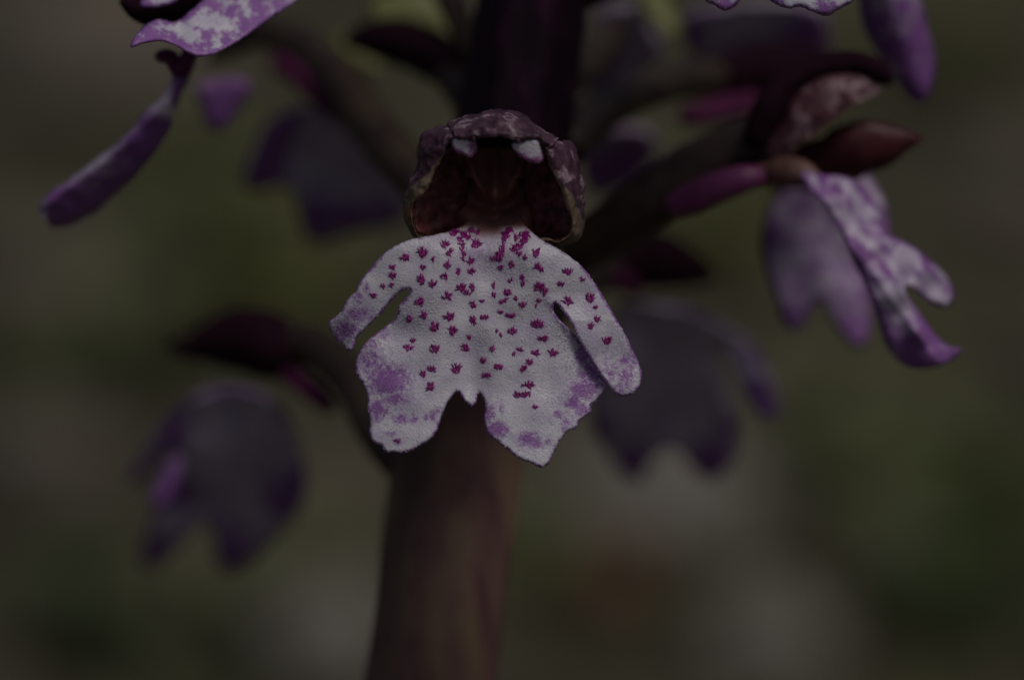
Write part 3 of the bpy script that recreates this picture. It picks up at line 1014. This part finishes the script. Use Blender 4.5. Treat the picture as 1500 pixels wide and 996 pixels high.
ribbon('hanging_lobe',
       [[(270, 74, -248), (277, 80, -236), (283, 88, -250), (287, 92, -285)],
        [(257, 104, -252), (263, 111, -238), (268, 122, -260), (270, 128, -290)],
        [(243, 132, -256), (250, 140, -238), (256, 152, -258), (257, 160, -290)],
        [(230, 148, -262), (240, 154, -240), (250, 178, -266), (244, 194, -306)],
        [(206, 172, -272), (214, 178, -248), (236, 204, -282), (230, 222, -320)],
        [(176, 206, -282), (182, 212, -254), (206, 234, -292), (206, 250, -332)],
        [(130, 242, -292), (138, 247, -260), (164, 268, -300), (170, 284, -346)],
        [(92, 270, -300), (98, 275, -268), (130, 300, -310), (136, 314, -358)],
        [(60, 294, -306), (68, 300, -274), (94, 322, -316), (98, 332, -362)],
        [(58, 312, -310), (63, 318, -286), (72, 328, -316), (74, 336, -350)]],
       fb, M_LIPB, 70, 22, lambda u, v: np.clip(0.38 + 1.3 * (v - 0.2) + 0.22 * np.sin(u * 17) - 0.8 * np.exp(-((u - 0.30) / 0.05) ** 2 - ((v - 0.45) / 0.3) ** 2), 0.1, 1))  # paler ridge and oval highlight are light put into the tint
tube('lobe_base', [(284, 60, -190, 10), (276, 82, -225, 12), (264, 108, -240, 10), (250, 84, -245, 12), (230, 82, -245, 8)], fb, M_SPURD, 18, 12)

# C: behind, left of the stem top
fc = part('flower', P(480, 220, -980), 'blurred flower behind left of the hood with dark purple lip tips')
sheet('lip', [(425, 160), (388, 186), (366, 228), (355, 262), (372, 282), (404, 276), (430, 286), (438, 318), (450, 350), (480, 358), (520, 342), (572, 332),
              (602, 306), (600, 255), (560, 200), (500, 168), (460, 158)],
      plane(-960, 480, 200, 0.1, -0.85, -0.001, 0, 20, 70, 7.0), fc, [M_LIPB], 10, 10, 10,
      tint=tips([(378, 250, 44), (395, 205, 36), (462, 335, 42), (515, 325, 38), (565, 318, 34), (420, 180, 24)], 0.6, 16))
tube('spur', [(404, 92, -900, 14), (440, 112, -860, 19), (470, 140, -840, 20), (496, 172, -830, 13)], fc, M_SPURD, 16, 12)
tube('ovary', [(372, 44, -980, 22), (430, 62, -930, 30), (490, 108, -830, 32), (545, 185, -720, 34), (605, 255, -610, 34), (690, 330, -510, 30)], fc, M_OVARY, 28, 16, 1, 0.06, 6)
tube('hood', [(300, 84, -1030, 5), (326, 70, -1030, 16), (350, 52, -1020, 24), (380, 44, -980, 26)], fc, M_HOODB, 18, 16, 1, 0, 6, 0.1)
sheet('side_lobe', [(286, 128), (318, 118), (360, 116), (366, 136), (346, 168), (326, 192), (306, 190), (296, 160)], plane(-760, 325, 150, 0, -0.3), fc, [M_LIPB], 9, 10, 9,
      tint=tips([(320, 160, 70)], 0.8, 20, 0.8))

# J: dark drooping bud with a green bract, against the stem top
fj = part('bud', P(600, 70, -780), 'blurred dark drooping bud beside the stem top')
tube('hood', [(505, 62, -840, 8), (540, 58, -830, 26), (590, 62, -800, 36), (640, 84, -760, 36), (680, 120, -690, 30)], fj, M_HOODB, 22, 16, 1, 0, 6, 0.1, 3.0)
tube('ovary', [(660, 105, -720, 28), (700, 165, -620, 30), (735, 240, -520, 28)], fj, M_OVARY, 14, 14)
sheet('bract', [(540, 6), (590, -14), (640, -6), (668, 40), (690, 80), (672, 82), (640, 48), (600, 34), (556, 38)], plane(-900, 600, 20, 0, 0.3, -0.001), fj, [M_BRACT], 9, 8, 8)
sheet('bract', [(486, 52), (510, 50), (540, 74), (564, 104), (548, 110), (520, 98), (494, 82)], plane(-940, 520, 80, 0, 0.3), fj, [M_BRACT], 9, 8, 8)
sheet('bract', [(626, -30), (668, -30), (690, 20), (712, 84), (716, 140), (694, 120), (664, 60)], plane(-700, 670, 40, 0.2, 0.2), fj, [simple('bract_brown', (0.05, 0.028, 0.02), (0.08, 0.045, 0.03), PXS / 60, 0.5)], 9, 8, 8)

# D: right of the stem, side on
fd = part('flower', P(1220, 250, -200), 'side-on flower right of the stem with striped hood and drooping purple lip')
sheet('lip', [(1172, 254), (1184, 252), (1206, 256), (1234, 258), (1262, 270), (1284, 300), (1298, 340), (1316, 350), (1348, 368), (1384, 402), (1398, 430), (1390, 449),
              (1366, 446), (1338, 424), (1326, 420), (1330, 436), (1352, 464), (1372, 492), (1392, 508), (1407, 510), (1402, 522), (1384, 533), (1356, 540), (1332, 538),
              (1310, 524), (1294, 498), (1284, 462), (1268, 420), (1250, 384), (1236, 350), (1216, 312), (1194, 286), (1178, 268)],
      lambda x, y: -270 + 0.10 * (x - 1180) - 26 * np.abs(((x - 1165) * 0.80 - (y - 250) * 0.60) / 34) + 16 * fnoise(x, y, 34, 4.0) + 30 * g2(x, y, 1350, 400, 40, 40),
      fd, [M_LIPM], 4.5, 10, 7,
      tint=lambda x, y, d: np.clip(0.42 + 0.75 * fnoise(((x - 1165) * 0.80 - (y - 250) * 0.60) / 0.5, ((x - 1165) * 0.60 + (y - 250) * 0.80) / 2.6, 26, 3.0)
                                   + 0.7 * g2(x, y, 1330, 515, 60, 30) + 0.5 * g2(x, y, 1400, 515, 20, 20) + 0.35 * g2(x, y, 1262, 395, 22, 40) - 0.35 * g2(x, y, 1352, 398, 45, 40)
                                   + 0.4 * np.clip(1 - d / 9, 0, 1), 0.1, 1))
loft('upper_sepal', [r[::-1] for r in
                    [[(1284, 140, -340), (1262, 150, -325), (1228, 176, -318), (1190, 204, -320), (1152, 230, -335)],
                     [(1296, 122, -355), (1256, 122, -325), (1214, 140, -312), (1170, 172, -315), (1128, 228, -340)],
                     [(1302, 114, -380), (1256, 98, -365), (1212, 100, -350), (1158, 130, -355), (1108, 220, -370)],
                     [(1298, 112, -405), (1250, 92, -410), (1204, 90, -415), (1146, 122, -415), (1100, 214, -410)],
                     [(1290, 122, -430), (1244, 112, -460), (1200, 114, -470), (1150, 148, -465), (1104, 214, -440)]]],
     fd, [hood_material('striped_sepal', (0.045, 0.013, 0.022), (0.12, 0.042, 0.06), (0.42, 0.30, 0.34), (0.22, 0.18, 0.09), 0.53), M_HOODIN], 40, 34, 5, 3.0, 18,
     lambda u, v: np.clip((0.045 - v) / 0.02, 0, 1), seed=11)
tube('dark_crest', [(1106, 208, -350, 20), (1128, 160, -345, 26), (1160, 118, -345, 24), (1205, 97, -345, 20), (1255, 92, -345, 18), (1290, 106, -345, 16), (1302, 122, -350, 8)], fd, M_HOODB, 24, 14)
tube('lower_sepal', [(1352, 205, -370, 3), (1325, 206, -375, 20), (1290, 212, -380, 36), (1250, 220, -390, 44), (1205, 234, -405, 34), (1160, 232, -415, 24)], fd,
     hood_material('wine_sepal', (0.035, 0.006, 0.008), (0.09, 0.014, 0.022), (0.17, 0.05, 0.07), (0.1, 0.06, 0.03), 0.64), 28, 20, 0.7, 0, 6, 0.12, 2.0)
tube('ovary', [(1120, 205, -410, 36), (1070, 224, -420, 40), (1000, 262, -440, 42), (920, 318, -460, 40), (840, 372, -510, 34)], fd, M_OVARY, 26, 16, 1, 0.07, 6)
tube('lip_base', [(1100, 262, -390, 16), (1140, 252, -350, 22), (1172, 254, -325, 21), (1196, 264, -310, 12)], fd, simple('lip_base_tan', (0.10, 0.045, 0.035), (0.18, 0.10, 0.085), PXS / 40, 0.5), 16, 14)
tube('spur', [(982, 304, -380, 17), (1012, 292, -368, 24), (1050, 275, -352, 24), (1090, 262, -345, 21), (1116, 258, -350, 15)], fd, M_SPUR, 20, 14)

# E: behind D
fe = part('flower', P(1190, 380, -640), 'blurred pale lilac flower hanging behind the side-on flower')
sheet('lip', [(1150, 270), (1128, 300), (1115, 350), (1124, 400), (1138, 440), (1148, 474), (1164, 484), (1182, 470), (1194, 446), (1204, 444), (1222, 476), (1248, 506), (1268, 506), (1276, 472),
              (1272, 420), (1256, 360), (1240, 310), (1200, 270)],
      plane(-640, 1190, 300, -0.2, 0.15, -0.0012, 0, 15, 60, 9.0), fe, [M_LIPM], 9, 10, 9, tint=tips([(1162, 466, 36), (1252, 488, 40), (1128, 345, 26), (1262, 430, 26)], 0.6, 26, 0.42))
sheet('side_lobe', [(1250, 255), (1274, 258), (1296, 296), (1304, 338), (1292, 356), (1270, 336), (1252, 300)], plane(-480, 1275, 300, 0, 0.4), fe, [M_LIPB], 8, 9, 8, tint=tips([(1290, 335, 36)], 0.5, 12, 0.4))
tube('hood', [(1280, 236, -640, 6), (1235, 240, -650, 26), (1190, 252, -650, 32), (1150, 258, -650, 28)], fe, M_HOODB, 16, 14)
tube('ovary', [(1160, 262, -650, 26), (1070, 240, -600, 26), (960, 300, -560, 26), (840, 375, -510, 26)], fe, M_OVARY, 18, 14)

# F: top right petal
ff_ = part('flower', P(1310, 30, -330), 'blurred purple petal flower at upper right')
sheet('lip', [(1264, -90), (1258, -30), (1262, 30), (1284, 76), (1308, 112), (1330, 143), (1350, 153), (1364, 134), (1371, 92), (1360, 40), (1350, -10), (1346, -90), (1310, -120)],
      lambda x, y: -430 + 30 * np.sin((x - 1265 - 0.35 * y) / 24.0) - 0.35 * (y - 30) + 12 * fnoise(x, y, 50, 3.3), ff_, [M_LIPB], 6, 10, 8,
      tint=tips([(1345, 120, 50), (1325, 70, 44), (1352, 60, 34), (1275, 40, 24)], 0.7, 18, 0.5))
tube('hood', [(1390, -110, -440, 6), (1350, -130, -440, 34), (1300, -140, -440, 48), (1250, -130, -440, 36)], ff_, M_HOODB, 18, 14)
tube('ovary', [(1255, -130, -440, 32), (1130, -110, -460, 34), (980, -60, -470, 34), (850, -10, -500, 28)], ff_, M_OVARY, 20, 14)

# G: flower above, only its lip tips reach into view
fg = part('flower', P(1130, -120, -20), 'flower above with two sharp pale lip tips hanging into view')
sheet('lip', [(1090, -300), (1060, -285), (1020, -260), (985, -215), (965, -165), (985, -150), (1010, -180), (1040, -205), (1038, -160), (1020, -110), (1012, -60), (1020, -20), (1034, 2),
              (1046, 8), (1060, 16), (1074, 12), (1086, -2), (1096, -30), (1104, -44), (1112, -24), (1124, -2), (1140, 8), (1154, 13), (1170, 11), (1184, 15), (1200, 22), (1214, 24),
              (1228, 15), (1246, 5), (1262, -12), (1266, -60), (1246, -120), (1220, -170), (1216, -205), (1250, -180), (1290, -120), (1310, -130), (1290, -190), (1240, -250), (1190, -285), (1140, -300)],
      plane(-6, 1130, 0, 0.02, -0.05, -0.0003, 0, 8, 40, 6.0), fg, [M_LIP], 5, 9, 5, tint=tips([(1060, 10, 16), (1210, 16, 18), (1135, 4, 14)], 0.7, 9, 0.2), jag=0.4)
loft('hood', [[(1060, -300, 20), (1050, -370, 40), (1130, -430, 60), (1210, -370, 40), (1200, -300, 20)],
              [(1040, -300, -10), (1030, -390, -10), (1130, -460, 0), (1230, -390, -10), (1220, -300, -10)],
              [(1060, -310, -120), (1060, -380, -120), (1130, -430, -120), (1200, -380, -120), (1200, -310, -120)],
              [(1115, -340, -220), (1115, -350, -220), (1130, -360, -220), (1145, -350, -220), (1145, -340, -220)]], fg, [M_HOOD, M_HOODIN], 40, 30, 5, 3, 18)
tube('ovary', [(1130, -345, -200, 28), (1060, -320, -300, 34), (940, -260, -420, 34), (830, -200, -500, 26)], fg, M_OVARY, 18, 14)

# H: behind, right of the white lip
fh = part('flower', P(960, 560, -930), 'blurred grey lilac flower behind the right arm of the white lip')
sheet('lip', [(915, 446), (888, 490), (868, 550), (862, 600), (872, 640), (896, 672), (918, 698), (940, 704), (952, 682), (970, 664), (992, 662), (1010, 684), (1034, 704), (1058, 696), (1078, 660),
              (1080, 610), (1064, 560), (1054, 524), (1062, 516), (1082, 548), (1104, 594), (1124, 614), (1140, 606), (1138, 578), (1120, 534), (1096, 500), (1050, 470), (990, 448)],
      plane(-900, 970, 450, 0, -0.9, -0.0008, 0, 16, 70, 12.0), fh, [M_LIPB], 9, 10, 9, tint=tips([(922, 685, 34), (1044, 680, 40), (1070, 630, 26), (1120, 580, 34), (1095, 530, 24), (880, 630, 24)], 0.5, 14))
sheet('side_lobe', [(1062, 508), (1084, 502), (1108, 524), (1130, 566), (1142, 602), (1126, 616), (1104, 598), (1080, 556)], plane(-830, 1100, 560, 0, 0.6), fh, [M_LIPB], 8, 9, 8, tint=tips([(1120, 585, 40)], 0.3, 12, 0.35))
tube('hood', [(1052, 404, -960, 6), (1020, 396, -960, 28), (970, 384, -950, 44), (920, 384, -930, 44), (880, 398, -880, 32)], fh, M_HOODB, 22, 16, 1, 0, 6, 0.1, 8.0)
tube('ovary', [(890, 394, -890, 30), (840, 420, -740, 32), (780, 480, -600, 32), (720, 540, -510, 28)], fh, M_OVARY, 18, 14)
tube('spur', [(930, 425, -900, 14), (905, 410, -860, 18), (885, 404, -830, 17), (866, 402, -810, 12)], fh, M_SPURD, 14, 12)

# I: behind, right of the stem top
fi = part('flower', P(1000, 100, -850), 'blurred flower behind the stem top at right with dim lilac lip')
tube('ovary', [(830, 215, -510, 30), (870, 172, -600, 32), (920, 142, -690, 30), (985, 120, -780, 28), (1050, 112, -850, 28)], fi, M_OVARY, 24, 14, 1, 0.06, 6)
tube('hood', [(1040, 112, -850, 28), (1100, 105, -880, 40), (1160, 100, -900, 40), (1220, 96, -910, 20)], fi, M_HOODB, 18, 14, 1, 0, 6, 0.1)
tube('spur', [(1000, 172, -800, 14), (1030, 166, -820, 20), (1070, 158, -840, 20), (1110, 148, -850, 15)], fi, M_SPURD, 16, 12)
sheet('lip', [(1000, 24), (1060, 6), (1140, 0), (1200, 10), (1216, 50), (1200, 90), (1140, 100), (1060, 98), (1010, 80)], plane(-980, 1100, 50, 0, -1.0), fi, [M_LIPB], 10, 10, 9, tint=tips([(1190, 60, 50), (1010, 60, 30)], 0.4, 14, 0.3))
fk = part('flower', P(900, 110, -950), 'blurred dim flower between the stem top and the right ovary')
sheet('lip', [(866, 30), (890, 10), (930, 8), (960, 40), (970, 80), (940, 118), (900, 140), (868, 150), (856, 90)], plane(-990, 910, 70, 0, -1.0), fk, [M_LIPB], 10, 10, 9, tint=tips([(870, 140, 30)], 0.4, 14, 0.25))
sheet('side_lobe', [(856, 196), (900, 186), (950, 190), (962, 222), (936, 262), (900, 282), (866, 286), (850, 250)], plane(-990, 905, 240, 0, -1.1), fk, [M_LIPB], 10, 10, 9, tint=tips([(905, 240, 60)], 0.6, 14, 0.6))
tube('ovary', [(900, 40, -970, 26), (860, 90, -800, 30), (800, 150, -560, 26)], fk, M_OVARY, 14, 12)
sheet('bract', [(936, -10), (962, -20), (985, 10), (998, 50), (984, 62), (958, 40), (940, 20)], plane(-900, 965, 20, 0, 0.3), fk, [M_BRACT], 9, 8, 8)
